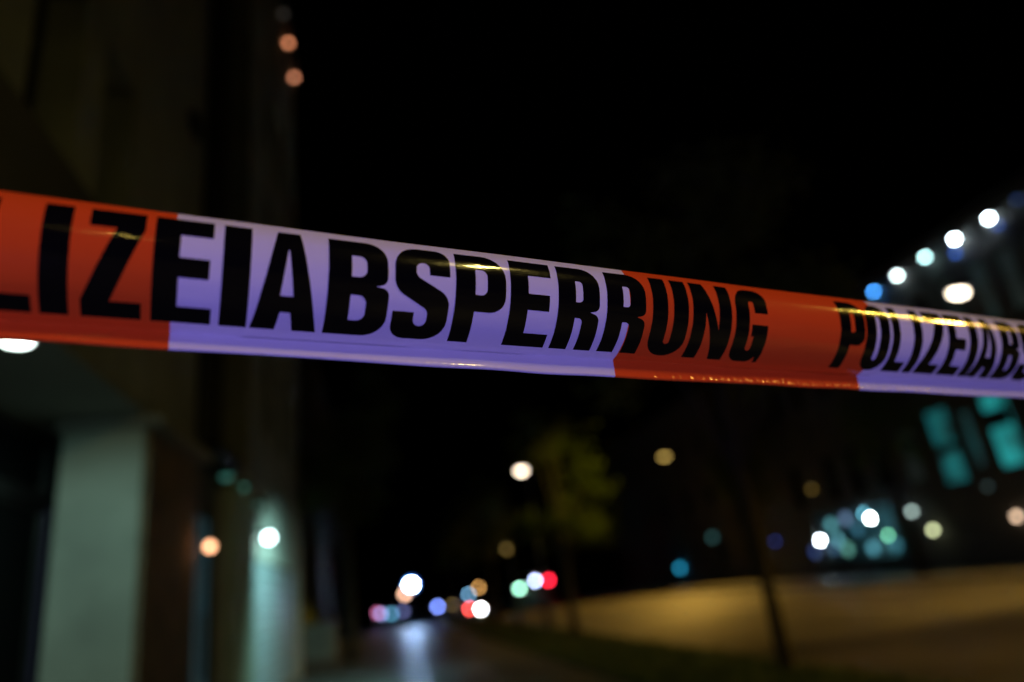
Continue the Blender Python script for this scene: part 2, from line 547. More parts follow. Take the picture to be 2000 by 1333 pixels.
obj('side_wall', rel(bx(20.71, 32, 6.01, 6.4, 0, 11.2), O4), M['dark_wall'], b4)
obj('roof', rel(bx(20.1, 32, 5.8, 36.2, 11.2, 11.45), O4), M['roof'], b4)
for h, pm, bars in wl4:
    f = window(b4, 20.37, *h, -1, pane_m=pm, bars=bars)
    f.location = -O4
# shop window with lit interior
f = window(b4, 20.6, *SHOP, -1, pane_m=M['glass'], bars=(4, 1), name='shop_window')
f.location = -O4
for ch in f.children:
    ch.data.materials.clear()
    gm = bpy.data.materials.new('clear_glass')
    gm.use_nodes = True
    gp = gm.node_tree.nodes['Principled BSDF']
    gp.inputs['Transmission Weight'].default_value = 1
    gp.inputs['Roughness'].default_value = 0.0
    gp.inputs['IOR'].default_value = 1.01
    ch.data.materials.append(gm)
obj('shop_interior', rel(bx(23.4, 23.5, 24.8, 35.4, 0.2, 3.2), O4), mat('shop_back_wall', (0.35, 0.5, 0.55), 0.8, noise=(1, 0.4)), b4)
obj('shop_floor', rel(bx(20.72, 23.39, 24.8, 35.4, 0.1, 0.2), O4), M['dark_wall'], b4)
obj('shop_ceiling', rel(bx(20.72, 23.39, 24.8, 35.4, 2.85, 2.95), O4), M['dark_wall'], b4)
lamp('shop_light', 'POINT', (21.6, 26.1, 2.3), 90, (0.30, 0.85, 1.0), 0.2)
lamp('shop_light', 'POINT', (22.6, 27.5, 1.2), 60, (0.30, 0.9, 1.0), 0.2)
# display shelves in the shop
for k, y in enumerate((27.7, 29.1, 30.5, 31.9)):
    sd = thing('display_shelf', ('dark display shelf at the near end of the lit shop window', 'display shelf second from the near end of the shop window',
                                 'display shelf second from the far end of the shop window', 'dark display shelf at the far end of the lit shop window')[k],
               'shelf', (21.9, y, 0.2), 0, 'shelves inside the lit shop')
    for s in (-0.45, 0.45):
        obj('upright', bx(-0.15, 0.15, s - 0.02, s + 0.02, 0, 1.5), M['dark_metal'], sd)
    for z in (0.3, 0.7, 1.1, 1.45):
        obj('shelf', bx(-0.16, 0.16, -0.428, 0.428, z, z + 0.03), M['dark_metal'], sd)

shop_lamps = [  # y, z, disc colour, label
    (30.25, 1.62, (2.0, 2.3, 2.4), 'brilliant white lamp at the left end of the shop window'),
    (26.41, 2.20, (2.0, 2.3, 2.3), 'brilliant white lamp high in the middle of the shop window'),
    (26.75, 2.45, (0.06, 0.22, 0.29), 'pale blue lamp just behind the brilliant upper shop lamp'),
    (25.65, 1.44, (0.08, 0.28, 0.16), 'soft green lamp at the right end of the shop window'),
    (29.15, 2.22, (0.05, 0.17, 0.19), 'teal lamp upper left inside the shop window'),
    (28.95, 1.55, (0.05, 0.17, 0.20), 'teal lamp beside the brilliant left shop lamp'),
    (28.44, 1.10, (0.05, 0.16, 0.13), 'lowest greenish lamp in the shop window'),
    (26.78, 1.02, (0.04, 0.15, 0.19), 'low blue lamp under the brilliant upper shop lamp'),
    (28.0, 2.36, (0.06, 0.10, 0.17), 'violet grey lamp at the top of the shop window'),
    (27.4, 1.85, (0.015, 0.06, 0.09), 'faint blue lamp in the centre of the shop window'),
    (25.35, 1.05, (0.015, 0.07, 0.09), 'faint blue lamp low at the right of the shop window'),
    (30.9, 1.15, (0.008, 0.02, 0.07), 'faint deep blue lamp low at the left of the shop window'),
    (29.4, 1.2, (0.02, 0.05, 0.09), 'faint blue lamp low near the brilliant left lamp')]
for y, z, dcol, lab in shop_lamps:
    t = thing('shop_lamp', lab, 'lamp', (20.22, y, z), 0, 'lamps in the shop window')
    obj('housing', tube(bmesh.new(), [(0.075, 0, 0), (0.0, 0, 0)], [0.05, 0.07], 10), M['dark_metal'], t)
    r_ = 0.08 if max(dcol) > 1 or 'green lamp' in lab or 'just behind' in lab else 0.2
    if r_ > 0.1:
        dcol = [c * 0.8 for c in dcol]
    obj('lens', ball(r_, 0.3, 1, 1, (-0.05, 0, 0)), lit('shop_lamp_glow', dcol, r_ * 2, math.hypot(20.2, y) * 0.98), t)

facade_lamps = [
    (23.86, 2.18, (0.10, 0.135, 0.125), 'grey white facade lamp right of the lit shop'),
    (23.1, 1.41, (0.20, 0.22, 0.12), 'pale yellow facade lamp right of the lit shop'),
    (19.42, 1.48, (0.22, 0.15, 0.10), 'pinkish facade lamp at the right frame edge'),
    (29.74, 3.93, (0.016, 0.010, 0.002), 'very faint amber facade lamp high above the lit shop'),
    (34.0, 1.9, (0.002, 0.004, 0.02), 'deep blue facade lamp left of the lit shop'),
    (20.1, 2.55, (0.003, 0.005, 0.005), 'faint grey facade lamp under the teal windows')]
for y, z, dcol, lab in facade_lamps:
    t = thing('facade_lamp', lab, 'lamp', (20.28, y, z), 0, 'lamps along the facade across the road')
    obj('bracket', bevel(bx(-0.16, 0.019, -0.03, 0.03, -0.02, 0.03), 0.008, 1), M['dark_metal'], t)
    obj('globe', ball(0.09, 1, 1, 1, (-0.2, 0, 0)), lit('facade_lamp_glow', dcol, 0.18, math.hypot(20.2, y)), t)

roof_lamps = [
    (22.22, 10.73, (0.06, 0.33, 0.90), 'blue roof edge lamp, lowest of the row at upper right'),
    (20.83, 10.77, (0.80, 1.0, 0.98), 'white roof edge lamp next above the blue one'),
    (19.34, 10.79, (0.42, 0.72, 0.72), 'pale grey blue roof edge lamp in the middle of the row'),
    (17.94, 10.76, (1.7, 2.1, 2.2), 'brilliant white roof edge lamp second from the right end'),
    (16.49, 10.73, (1.7, 2.1, 2.2), 'brilliant white roof edge lamp at the right end of the row'),
    (15.4, 10.75, (0.002, 0.004, 0.014), 'unlit looking blue roof edge lamp past the row end'),
    (18.1, 10.30, (0.004, 0.022, 0.11), 'dim deep blue halo disc added under the second white lamp from the right'),  # blue halo of the white lamps, added as two faint glowing discs
    (16.3, 10.36, (0.003, 0.012, 0.06), 'dim deep blue halo disc added under the rightmost white lamp')]
for y, z, dcol, lab in roof_lamps:
    t = thing('roof_edge_lamp', lab, 'lamp', (20.14, y, z), 0, 'row of lamps along the roof edge')
    obj('bracket', bevel(bx(-0.02, 0.155, -0.03, 0.03, 0.16, 0.22), 0.008, 1), M['dark_metal'], t)
    obj('housing', bevel(bx(-0.10, 0.09, -0.14, 0.14, 0.03, 0.158), 0.02, 1), M['dark_metal'], t)
    obj('lens', ball(0.085, 1, 1, 0.8, (-0.02, 0, 0.02)), lit('roof_lamp_glow', dcol, 0.155, math.hypot(20.2, y) * 1.03), t)
# dark bracketed sign in front of the bright teal window
bs = thing('projecting_sign', 'small dark sign projecting in front of the brightest teal window', 'sign', (20.3, 18.9, 4.6))
obj('arm', bx(-0.2, 0.0, -0.44, -0.41, 0.0, 0.03), M['dark_metal'], bs)
obj('panel', bevel(bx(-0.24, -0.19, -0.56, 0.34, -0.30, 0.30), 0.01, 1), M['dark_frame'], bs)

b5 = thing('far_block', 'unlit block far down the right side of the road', 'building', (20.6, 60, 0))
O5 = Vector((20.6, 60, 0))
h5 = [(yb, yb + 1.4, zb, zb + 1.6) for zb in (1.0, 4.5, 8.0) for yb in (40.5, 44, 48, 52, 56, 61, 66, 72, 78)]
obj('wall', rel(wall_bm(20.6, 21.0, 38.5, 84, 0, 11.6, h5), O5), M['dark_wall'], b5)
obj('side_wall', rel(bx(21.01, 32, 38.52, 38.9, 0, 11.6), O5), M['dark_wall'], b5)
obj('roof', rel(bx(20.4, 32, 38.3, 84.2, 11.6, 11.9), O5), M['roof'], b5)
for h in h5:
    f = window(b5, 20.85, *h, -1, pane_m=M['matt_glass'], bars=(2, 1))
    f.location = -O5
for y, z, dcol, lab in ((47.41, 1.15, (0.004, 0.07, 0.12), 'small teal blue lamp low on the far block'),
                        (41.52, 2.72, (0.004, 0.014, 0.014), 'faint grey green lamp on the near end of the far block')):
    t = thing('facade_lamp', lab, 'lamp', (20.58, y, z), 0, 'lamps on the far block')
    obj('bracket', bevel(bx(-0.16, 0.019, -0.03, 0.03, -0.02, 0.03), 0.008, 1), M['dark_metal'], t)
    obj('globe', ball(0.17, 1, 1, 1, (-0.25, 0, 0)), lit('facade_lamp_glow', dcol, 0.34, math.hypot(20.2, y)), t)


# ------------------------------------------------------------------ street lamps
def street_lamp(label, base, h, arm, disc, dist, size=(0.55, 0.26), power=0, aim=(0, 0), cone=140, aim_z=0.0):
    t = thing('street_lamp', label, 'street lamp', base, 0, 'street lamps along the road')
    ax, ay = arm
    L = math.hypot(ax, ay)
    obj('base', tube(bmesh.new(), [(0, 0, 0), (0, 0, 0.9)], [0.11, 0.10], 12), M['dark_metal'], t)
    obj('pole', tube(bmesh.new(), [(0, 0, 0.9), (0, 0, h - 0.2), (ax * 0.15, ay * 0.15, h), (ax, ay, h + 0.12)], [0.075, 0.05, 0.045, 0.035], 10), M['dark_metal'], t)
    head = bevel(bx(-size[0] / 2 - 0.06, size[0] / 2 + 0.06, -size[1] / 2 - 0.03, size[1] / 2 + 0.03, -0.02, 0.12), 0.03)
    ho = obj('lamp_head', head, M['metal'], t)
    ho.location = (ax, ay, h + 0.09)
    ho.rotation_euler = (0, 0, math.atan2(ay, ax) if L else 0)
    eff = math.sqrt(size[0] * size[1]) * 0.92
    lo = obj('lamp_glass', ball(0.5, size[0], size[1], 0.22, (0, 0, -0.05)), lit('street_lamp_glow', disc, eff, dist), ho)
    if power:
        lamp('street_lamp_light', 'SPOT', (base[0] + ax, base[1] + ay, base[2] + h - 0.12), power, SODIUM, 0.15,
             (base[0] + ax + aim[0], base[1] + ay + aim[1], aim_z), cone, 0.35)
    return t


street_lamp('street lamp with white disc behind the yellowish tree on the verge', (4.78, 21.62, 0), 4.78, (-0.22, 0.0), (1.3, 1.05, 0.78), 22, (0.3, 0.22), 350, (0.75, -4.3), 42, 4.0)
street_lamp('large warm white street lamp across the road below the roof edge lamps', (18.4, 16.23, 0), 8.0, (-0.8, 0), (4.0, 3.4, 2.6), 25, (0.62, 0.30), 2300, (-4.8, 2.0), 82)
street_lamp('dim amber street lamp across the road right of the yellowish tree', (18.4, 40.06, 0), 7.75, (-0.8, 0), (0.22, 0.145, 0.035), 44, (0.5, 0.3), 5600, (-4.5, -4), 90)
street_lamp('small dim amber lamp on a short post low in the middle', (4.2, 23.3, 0), 2.57, (0, 0.59), (0.075, 0.048, 0.012), 24.5, (0.26, 0.2))


lamp('added_beam', 'SPOT', (17.5, -3.0, 8.0), 25000, (1.0, 0.76, 0.07), 0.2, (5.4, 17.3, 3.75), 7.4, 0.4)  # narrow beam added from an unseen source to light the tree crown
lamp('added_beam', 'SPOT', (17.5, -3.0, 8.0), 2300, SODIUM, 0.12, (0.4, 0.44, 1.5), 5, 0.4)  # second added beam, for sparkles on the tape's lower edge
lamp('street_lamp_light', 'SPOT', (17.5, -3.0, 8.0), 6500, SODIUM, 0.2, (12.3, 5.0, 0), 56, 0.75)  # added with no lamp built here, brightens the near road


# ------------------------------------------------------------------ trees
def crown_bm(seed, n, blobs, leaf):
    r = random.Random(seed)
    bm = bmesh.new()
    clumps = []
    for c, rad in blobs:
        for k in range(9):
            d = Vector((r.gauss(0, 1), r.gauss(0, 1), r.gauss(0, 1))).normalized() * rad * r.uniform(0.45, 1.1)
            clumps.append((Vector(c) + Vector((d.x, d.y, d.z * 0.9)), r.uniform(0.12, 0.30) * (0.6 + 0.4 * rad)))
    for k in range(n):
        c, sg = r.choice(clumps)
        p = c + Vector((r.gauss(0, sg), r.gauss(0, sg), r.gauss(0, sg * 0.75)))
        s = leaf * r.uniform(0.6, 1.3)
        e = Matrix.Rotation(r.uniform(0, 6.28), 3, 'Z') @ Matrix.Rotation(r.uniform(-1.2, 1.2), 3, 'X')
        q = [p + e @ Vector(v) * s for v in ((-0.5, 0, 0), (-0.1, 0.32, 0.05), (0.55, 0, 0.02), (-0.1, -0.32, 0.05))]
        bm.faces.new([bm.verts.new(v) for v in q])
    return bm


def make_tree(seed, label, base, h_trunk, blobs, n, leaf, r0=0.11, lean=(0, 0), group='street trees'):
    t = thing('street_tree', label, 'tree', base, 0, group)
    top = max(b[0][2] for b in blobs)
    bm = bmesh.new()
    lx, ly = lean
    tube(bm, [(0, 0, -0.05), (lx * 0.3, ly * 0.3, h_trunk * 0.35), (lx, ly, h_trunk), (lx * 1.2, ly * 1.2, top)], [r0 * 1.25, r0, r0 * 0.85, 0.02], 9)
    obj('trunk', bm, M['bark'], t, True)
    for c, rad in blobs:
        b2_ = bmesh.new()
        s = Vector((lx, ly, h_trunk * random.uniform(0.85, 1.1)))
        e = Vector(c)
        m = s.lerp(e, 0.5) + Vector((0, 0, 0.15))
        tube(b2_, [s, m, e], [r0 * 0.5, r0 * 0.32, 0.015], 6)
        obj('branch', b2_, M['bark'], t, True)
    obj('crown', crown_bm(seed, n, blobs, leaf), M['leaf'], t)
    return t


make_tree(1, 'large dark near tree with slim leaning trunk on the verge at right', (4.6, 8.2, 0), 2.5,
          [((0, 0, 4.3), 1.3), ((-0.9, 0.5, 5.2), 1.2), ((0.9, -0.4, 5.3), 1.2), ((0.1, 0.3, 6.4), 1.3), ((-0.4, 1.0, 4.4), 1.0), ((0.6, -1.0, 4.0), 0.9)],
          5200, 0.16, 0.085, (-0.05, -0.1))
tb = make_tree(2, 'street tree with yellow lit leaves in front of the white street lamp', (4.5, 17.4, 0), 1.9,
               [((0.15, 0, 3.3), 0.9), ((-0.35, 0.3, 5.0), 0.7), ((0.65, -0.2, 3.6), 0.85), ((0.25, 0.1, 4.9), 0.9), ((0.75, 0.1, 2.5), 0.5), ((-0.6, 0, 2.9), 0.5)],
               2400, 0.15, 0.10)
blobsC = [((0, 0, 3.4), 1.1), ((-0.6, 0.3, 4.2), 1.0), ((0.6, -0.3, 4.2), 1.0), ((0, 0.1, 5.3), 0.9)]
tc = make_tree(3, 'dark street tree on the verge next beyond the yellow lit one', (4.4, 29.5, 0), 2.1, blobsC, 2600, 0.18, 0.10)
for y, lab, s in ((46, 'dark distant street tree on the verge behind the parked cars', 1.1),):
    c = copy_tree(tc)
    c.location = (4.4, y, 0)
    c.rotation_euler = (0, 0, y)
    c.scale = (s, s, s)
    c['label'] = lab
c = copy_tree(tc)
c.location = (18.3, 22.1, 0)
c.scale = (1.25, 1.25, 1.45)
c.rotation_euler = (0, 0, 1)
c['label'] = 'tree with brown trunk on the far pavement right of the lit shop'
c = copy_tree(tc)
c.location = (18.3, 33, 0)
c.scale = (1.3, 1.3, 1.5)
c.rotation_euler = (0, 0, 2)
c['label'] = 'dark tree on the far pavement left of the lit shop'
make_tree(5, 'dark leafy tree on the left pavement beside the plastered building', (-0.9, 20.4, 0), 3.0,
          [((-0.3, 0, 4.6), 1.4), ((0.6, 0.4, 5.6), 1.3), ((-0.6, -1.0, 5.4), 1.2), ((0.4, 0.2, 7.0), 1.3), ((-0.4, -2.2, 4.6), 0.9)], 4200, 0.19, 0.12)


# ------------------------------------------------------------------ vehicles
def car(name, label, loc, rz, paint, prof, w, glass, wheels, cat='car', group='vehicles parked along the street'):
    """prof: side outline (y,z), nose at +y. glass: list of (kind, corners)."""
    t = thing(name, label, cat, loc, rz, group)
    bm = bmesh.new()
    n = len(prof)
    zmax = max(p[1] for p in prof)

    def half(z):
        return w / 2 * (1 - 0.16 * max(0, (z - 0.95)) / max(0.3, zmax - 0.95)) if zmax < 1.8 else w / 2 * (1 - 0.05 * max(0, z - 1.0))
    Lv = [bm.verts.new((-half(z), y, z)) for y, z in prof]
    Rv = [bm.verts.new((half(z), y, z)) for y, z in prof]
    bm.faces.new(Lv)
    bm.faces.new(Rv[::-1])
    for i in range(n):
        j = (i + 1) % n
        bm.faces.new((Lv[i], Rv[i], Rv[j], Lv[j]))
    bmesh.ops.recalc_face_normals(bm, faces=bm.faces[:])
    bmesh.ops.bevel(bm, geom=bm.edges[:], offset=0.05, segments=2, affect='EDGES')
    obj('body', bm, paint, t)
    for kind, ya, za, yb, zb in glass:
        if kind in ('windscreen', 'rear_window'):
            bm = bmesh.new()
            sgn = 1 if kind == 'windscreen' else -1
            ha, hb = half(za) - 0.10, half(zb) - 0.12
            nrm = Vector((0, zb - za, -(yb - ya))).normalized()
            if nrm.y * sgn < 0:
                nrm = -nrm
            q = [Vector((-ha, ya, za)), Vector((ha, ya, za)), Vector((hb, yb, zb)), Vector((-hb, yb, zb))]
            lo = [bm.verts.new(v - nrm * 0.01) for v in q]
            up = [bm.verts.new(v + nrm * 0.012) for v in q]
            bm.faces.new(lo[::-1]); bm.faces.new(up)
            for i in range(4):
                bm.faces.new((lo[i], lo[(i + 1) % 4], up[(i + 1) % 4], up[i]))
            bmesh.ops.recalc_face_normals(bm, faces=bm.faces[:])
            obj(kind, bm, M['glass'], t)
        else:
            for s in (-1, 1):
                bm = bmesh.new()
                q = [(ya, za), (yb, za), (yb - 0.12, zb), (ya + 0.12, zb)]
                lo = [bm.verts.new((s * (half(z) - 0.02), y, z)) for y, z in q]
                up = [bm.verts.new((s * (half(z) + 0.012), y, z)) for y, z in q]
                bm.faces.new(lo); bm.faces.new(up)
                for i in range(4):
                    bm.faces.new((lo[i], lo[(i + 1) % 4], up[(i + 1) % 4], up[i]))
                bmesh.ops.recalc_face_normals(bm, faces=bm.faces[:])
                obj('side_window', bm, M['glass'], t)
    for y in wheels:
        for s in (-1, 1):
            bm = bmesh.new()
            x0 = s * (w / 2 - 0.2)
            x1 = s * (w / 2 + 0.02)
            tube(bm, [(x0, y, 0.32), (x0 + s * 0.03, y, 0.32), (x1 - s * 0.03, y, 0.32), (x1, y, 0.32)], [0.27, 0.32, 0.32, 0.27], 16)
            wh = obj('wheel', bm, M['tyre'], t, False)
            obj('rim', tube(bmesh.new(), [(x1 - s * 0.02, y, 0.32), (x1 + s * 0.012, y, 0.32)], [0.21, 0.19], 12), M['rim'], wh)
    return t


HATCH = [(-2.0, 0.25), (2.0, 0.25), (2.1, 0.55), (1.95, 0.8), (1.1, 0.95), (0.35, 1.45), (-1.3, 1.48), (-1.9, 1.0), (-2.08, 0.85), (-2.08, 0.45)]
HGLASS = [('windscreen', 1.0, 1.02, 0.42, 1.40), ('rear_window', -1.86, 1.04, -1.36, 1.42), ('side', -1.45, 0.98, 0.85, 1.36)]
VAN = [(-2.6, 0.28), (2.45, 0.28), (2.6, 0.6), (2.5, 0.95), (1.9, 1.2), (1.35, 2.05), (1.0, 2.2), (-2.55, 2.25), (-2.65, 2.0), (-2.65, 0.5)]
VGLASS = [('windscreen', 1.83, 1.30, 1.42, 1.95), ('rear_window', -2.655, 1.25, -2.64, 1.9), ('side', 0.55, 1.25, 1.7, 1.85)]


def lens(parent, name, x, y, z, disc, size, dist, wide=1.0, on=True):
    size *= 0.8
    m = lit('vehicle_lamp_glow', disc, size, dist) if on else M['dark_metal']
    return obj(name, ball(size / 2, wide, 0.35, 1 / max(wide, 1e-3), (x, y, z), 12, 8), m, parent)


DARKRED = mat('unlit_red_lens', (0.25, 0.01, 0.01), 0.2)
CLEAR = mat('unlit_clear_lens', (0.5, 0.5, 0.5), 0.15)


def unlit(parent, name, x, y, z, m, size=0.22):
    return obj(name, ball(size / 2, 1.2, 0.35, 0.8, (x, y, z), 12, 8), m, parent)


# car seen from behind with red tail lamp and white reversing lamp
t = car('parked_car', 'car parked at the kerb with red and white rear lamps and amber roof beacon', (5.55, 44.2, -0.12), 0, carpaint('graphite_paint', (0.04, 0.045, 0.05)), HATCH, 1.75, HGLASS, (-1.25, 1.3))
lens(t, 'tail_lamp', -0.72, -2.09, 0.60, (0.86, 0.07, 0.06), 0.26, 42.4)
lens(t, 'reversing_lamp', -0.10, -2.10, 0.52, (1.9, 1.9, 1.9), 0.24, 42.4)
unlit(t, 'tail_lamp', 0.74, -2.09, 0.8, DARKRED)
lens(t, 'marker_lamp', -0.64, -1.50, 1.37, (0.075, 0.18, 0.29), 0.24, 42.6)
obj('beacon_base', tube(bmesh.new(), [(0.13, -0.4, 1.45), (0.13, -0.4, 1.58)], [0.12, 0.10], 12), M['dark_metal'], t)
lens(t, 'roof_beacon', 0.13, -0.4, 1.69, (0.25, 0.125, 0.035), 0.22, 43.8)
# car on the pavement with reddish and bluish lamps
t = car('parked_car', 'car standing on the pavement with faint red and teal lamps at left', (0.35, 46.2, 0.0), 0, carpaint('blue_grey_paint', (0.06, 0.08, 0.12)), HATCH, 1.75, HGLASS, (-1.25, 1.3))
lens(t, 'tail_lamp', -0.76, -2.09, 0.90, (0.14, 0.03, 0.07), 0.28, 44.2)
lens(t, 'marker_lamp', -0.55, -2.09, 0.82, (0.09, 0.10, 0.22), 0.28, 44.2)
lens(t, 'marker_lamp', 0.05, -2.10, 0.74, (0.03, 0.11, 0.17), 0.34, 44.2)
lens(t, 'marker_lamp', 0.72, -2.09, 0.80, (0.03, 0.035, 0.09), 0.30, 44.2)
# car facing the camera with a blue lamp
t = car('parked_car', 'car parked on the verge edge with one blue lamp and dim amber lamp', (4.05, 54.2, 0.0), math.pi, carpaint('silver_paint', (0.35, 0.36, 0.38)), HATCH, 1.75, HGLASS, (-1.25, 1.3))
lens(t, 'headlamp', 0.33, 2.06, 0.71, (0.12, 0.18, 0.58), 0.30, 52.2)
lens(t, 'indicator_lamp', -0.74, 2.03, 0.66, (0.05, 0.035, 0.012), 0.28, 52.2)
# ambulance with white and red lamps
t = car('ambulance', 'ambulance far down the road showing white and red rear lamps', (13.15, 62.6, -0.12), 0, carpaint('ambulance_paint', (0.7, 0.68, 0.62)), VAN, 2.1, VGLASS, (-1.6, 1.6), 'ambulance')
lens(t, 'work_lamp', -0.52, -2.67, 1.74, (0.55, 0.64, 1.05), 0.36, 60)
lens(t, 'tail_lamp', 0.60, -2.67, 1.60, (0.80, 0.012, 0.035), 0.36, 60)
lens(t, 'brake_lamp', 0.66, -2.67, 1.74, (0.28, 0.004, 0.012), 0.32, 60)
obj('stripe', bevel(bx(-1.0, 1.0, -2.672, -2.655, 0.85, 1.05), 0.004, 1), mat('red_stripe', (0.55, 0.03, 0.02), 0.4), t)
# bollard with green lamp
t = thing('traffic_bollard', 'lit bollard with pale green lamp left of the ambulance', 'bollard', (11.2, 60, -0.12))
obj('base', bevel(bx(-0.25, 0.25, -0.2, 0.2, 0, 0.2), 0.03), M['kerb'], t)
obj('shell', tube(bmesh.new(), [(0, 0, 0.2), (0, 0, 1.0), (0, 0, 1.1)], [0.17, 0.15, 0.10], 14), M['cabinet'], t)
obj('lamp_head', ball(0.18, 1, 1, 0.9, (0, 0, 1.27)), lit('green_lamp_glow', (0.32, 0.74, 0.53), 0.35, 60), t)

# floodlight on a stand on the pavement
t = thing('floodlight_stand', 'brilliant blue white floodlight on a tripod down the left pavement', 'floodlight', (1.62, 42.9, 0))
obj('mast', tube(bmesh.new(), [(0, 0, 0.35), (0, 0, 2.1)], [0.03, 0.025]), M['metal'], t)
for k in range(3):
    a = k * 2.094 + 0.4
    obj('leg', tube(bmesh.new(), [(0, 0, 0.75), (0.55 * math.cos(a), 0.55 * math.sin(a), 0.0)], [0.018, 0.018], 6), M['metal'], t)
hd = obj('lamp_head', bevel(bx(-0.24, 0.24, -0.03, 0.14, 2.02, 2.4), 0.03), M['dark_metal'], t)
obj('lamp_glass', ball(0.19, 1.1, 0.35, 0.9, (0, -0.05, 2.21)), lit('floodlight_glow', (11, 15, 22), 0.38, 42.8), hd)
obj('glare_halo', ball(0.36, 1, 0.25, 1, (0, 0.05, 2.21), 20, 10), lit('glare_halo_glow', (0.012, 0.07, 0.30), 0.72, 42.8), hd)  # glowing disc that stands in for the blue glare around the lamp
lamp('floodlight_light', 'SPOT', (1.62, 42.65, 2.2), 110, (0.15, 0.46, 1.0), 0.22, (1.2, 20, 0), 110, 0.5)
t = thing('work_lamp', 'warm pinkish work lamp on a low stand below the floodlight', 'lamp', (1.22, 43.1, 0))
obj('post', tube(bmesh.new(), [(0, 0, 0), (0, 0, 1.6)], [0.03, 0.025]), M['metal'], t)
obj('foot', tube(bmesh.new(), [(0, 0, 0), (0, 0, 0.04)], [0.22, 0.2], 14), M['dark_metal'], t)
obj('lamp_head', ball(0.16, 1, 0.8, 1, (0, 0, 1.75)), lit('work_lamp_glow', (0.62, 0.34, 0.22), 0.32, 43), t)


# ------------------------------------------------------------------ the barrier tape
TA = Vector((-0.1576, 0.3035, 1.5143))
TD = Vector((0.9691, 0.2442, -0.0340)).normalized()
TN = Vector((0.2048, -0.8740, -0.4406))
TN = (TN - TD * TN.dot(TD)).normalized()
TV = TD.cross(TN)
if TV.z < 0:
    TV = -TV
RAD = 0.039
A0, A1 = R(-50), R(50)
FL = 0.0094                       # folded lower lip
ARC = RAD * (A1 - A0)
TW = FL + ARC
HEM = 0.0024
U0, U1 = -1.88, 3.6


def surf(u, v, off=0.0):
    """u along the tape, v across it from the lower edge (0) to the upper (TW)."""
    if v < 0:                     # tiny rolled hem added along the lower edge, rippled so it glints
        k = -v / HEM
        b0 = surf(u, 0.0)
        a = R(60 - 150 * k)
        r_ = 0.0013
        gate = 0.07 + 0.93 * max(0.0, min(1.0, (u - 0.34) / 0.10)) * max(0.0, min(1.0, (0.68 - u) / 0.08))
        gate += 0.9 * sum(math.exp(-((u - q) / 0.003) ** 2) for q in (0.142, 0.168, 0.262, 0.27, 0.318))
        j = 0.22 * math.sin(u * 1570 + 3 * math.sin(u * 29)) + 0.16 * math.sin(u * 2890 + 2 * math.sin(u * 83)) + 0.10 * math.sin(u * 413)
        return b0 + TN * (r_ * (math.cos(a) - math.cos(R(60))) + off) + TV * (r_ * (math.sin(a) - math.sin(R(60)))) + (TN * 0.00048 + TV * 0.00030) * j * gate * min(1.0, k * 9)
    if v < FL:
        s = 1 - v / FL            # 0 at the crease, 1 at the lower edge
        n0 = RAD * (math.cos(A0) - 1)
        h0 = RAD * math.sin(A0)
        n_ = n0 + 0.0042 * s
        h_ = h0 - FL * 0.93 * s * (0.62 + 0.38 * max(0.0, min(1.0, u / 0.3)))
        nn, nh = 0.93, 0.36
        rip = s ** 3 * max(0.05, min(1.0, (u - 0.3) * 5)) * (0.00028 * math.sin(u * 1210 + 2 * math.sin(u * 37)) + 0.00022 * math.sin(u * 700 + 3 * math.sin(u * 51)))
        n_ += rip * 1.5
        h_ += rip * 0.6 + s * s * 0.00025 * math.sin(u * 61 + 1.3 * math.sin(u * 23))
    else:
        a = A0 + (v - FL) / RAD
        n_ = RAD * (math.cos(a) - 1)
        h_ = RAD * math.sin(a)
        nn, nh = math.cos(a), math.sin(a)
        e = max(0.0, (a - R(32)) / R(18))
        n_ -= e * e * 0.002
        w = 0.00020 * math.sin(u * 19 + a * 2.2) + 0.00012 * math.sin(u * 43 - a * 3.0) + 0.00006 * math.sin(u * 9 + a * 17 + 1.5 * math.sin(u * 13))
        n_ += w * nn
        h_ += w * nh
    return TA + TD * u + TN * (n_ + nn * off) + TV * (h_ + nh * off)


tape = thing('barrier_tape', 'orange and white police barrier tape stretched across the view with black letters', 'barrier tape', TA)


def section(u0, u1, name, m):
    fine = u1 > -0.35 and u0 < 1.1
    step = 0.0011 if fine else 0.01
    nu = max(2, int((u1 - u0) / step))
    vs = [-HEM * k / 5 for k in range(5, 0, -1)] + [FL * k / 7 for k in range(7)] + [FL - 0.0001] + [FL + ARC * k / 34 for k in range(35)]
    bm = bmesh.new()
    g = [[bm.verts.new(surf(u0 + (u1 - u0) * i / nu, v) - TA) for v in vs] for i in range(nu + 1)]
    for i in range(nu):
        for j in range(len(vs) - 1):
            bm.faces.new((g[i][j], g[i + 1][j], g[i + 1][j + 1], g[i][j + 1]))
    o = obj(name, bm, m, tape, True)
    o.data.materials.append(M['hem_white'] if m is M['tape_white'] else M['hem_orange'])
    nv = len(vs) - 1
    for i, p in enumerate(o.data.polygons):
        if i % nv < 5:
            p.material_index = 1
    return o


edges = [0.0686, 0.3322, 0.5625]
while edges[0] - 0.255 > U0:
    edges.insert(0, edges[0] - 0.255)
edges.insert(0, U0)
while edges[-1] + 0.235 < U1:
    edges.append(edges[-1] + 0.235)
edges.append(U1)
iw = edges.index(0.0686)
for k in range(len(edges) - 1):
    white = (k - iw) % 2 == 0
    section(edges[k], edges[k + 1], 'white_section' if white else 'orange_section', M['tape_white'] if white else M['tape_orange'])


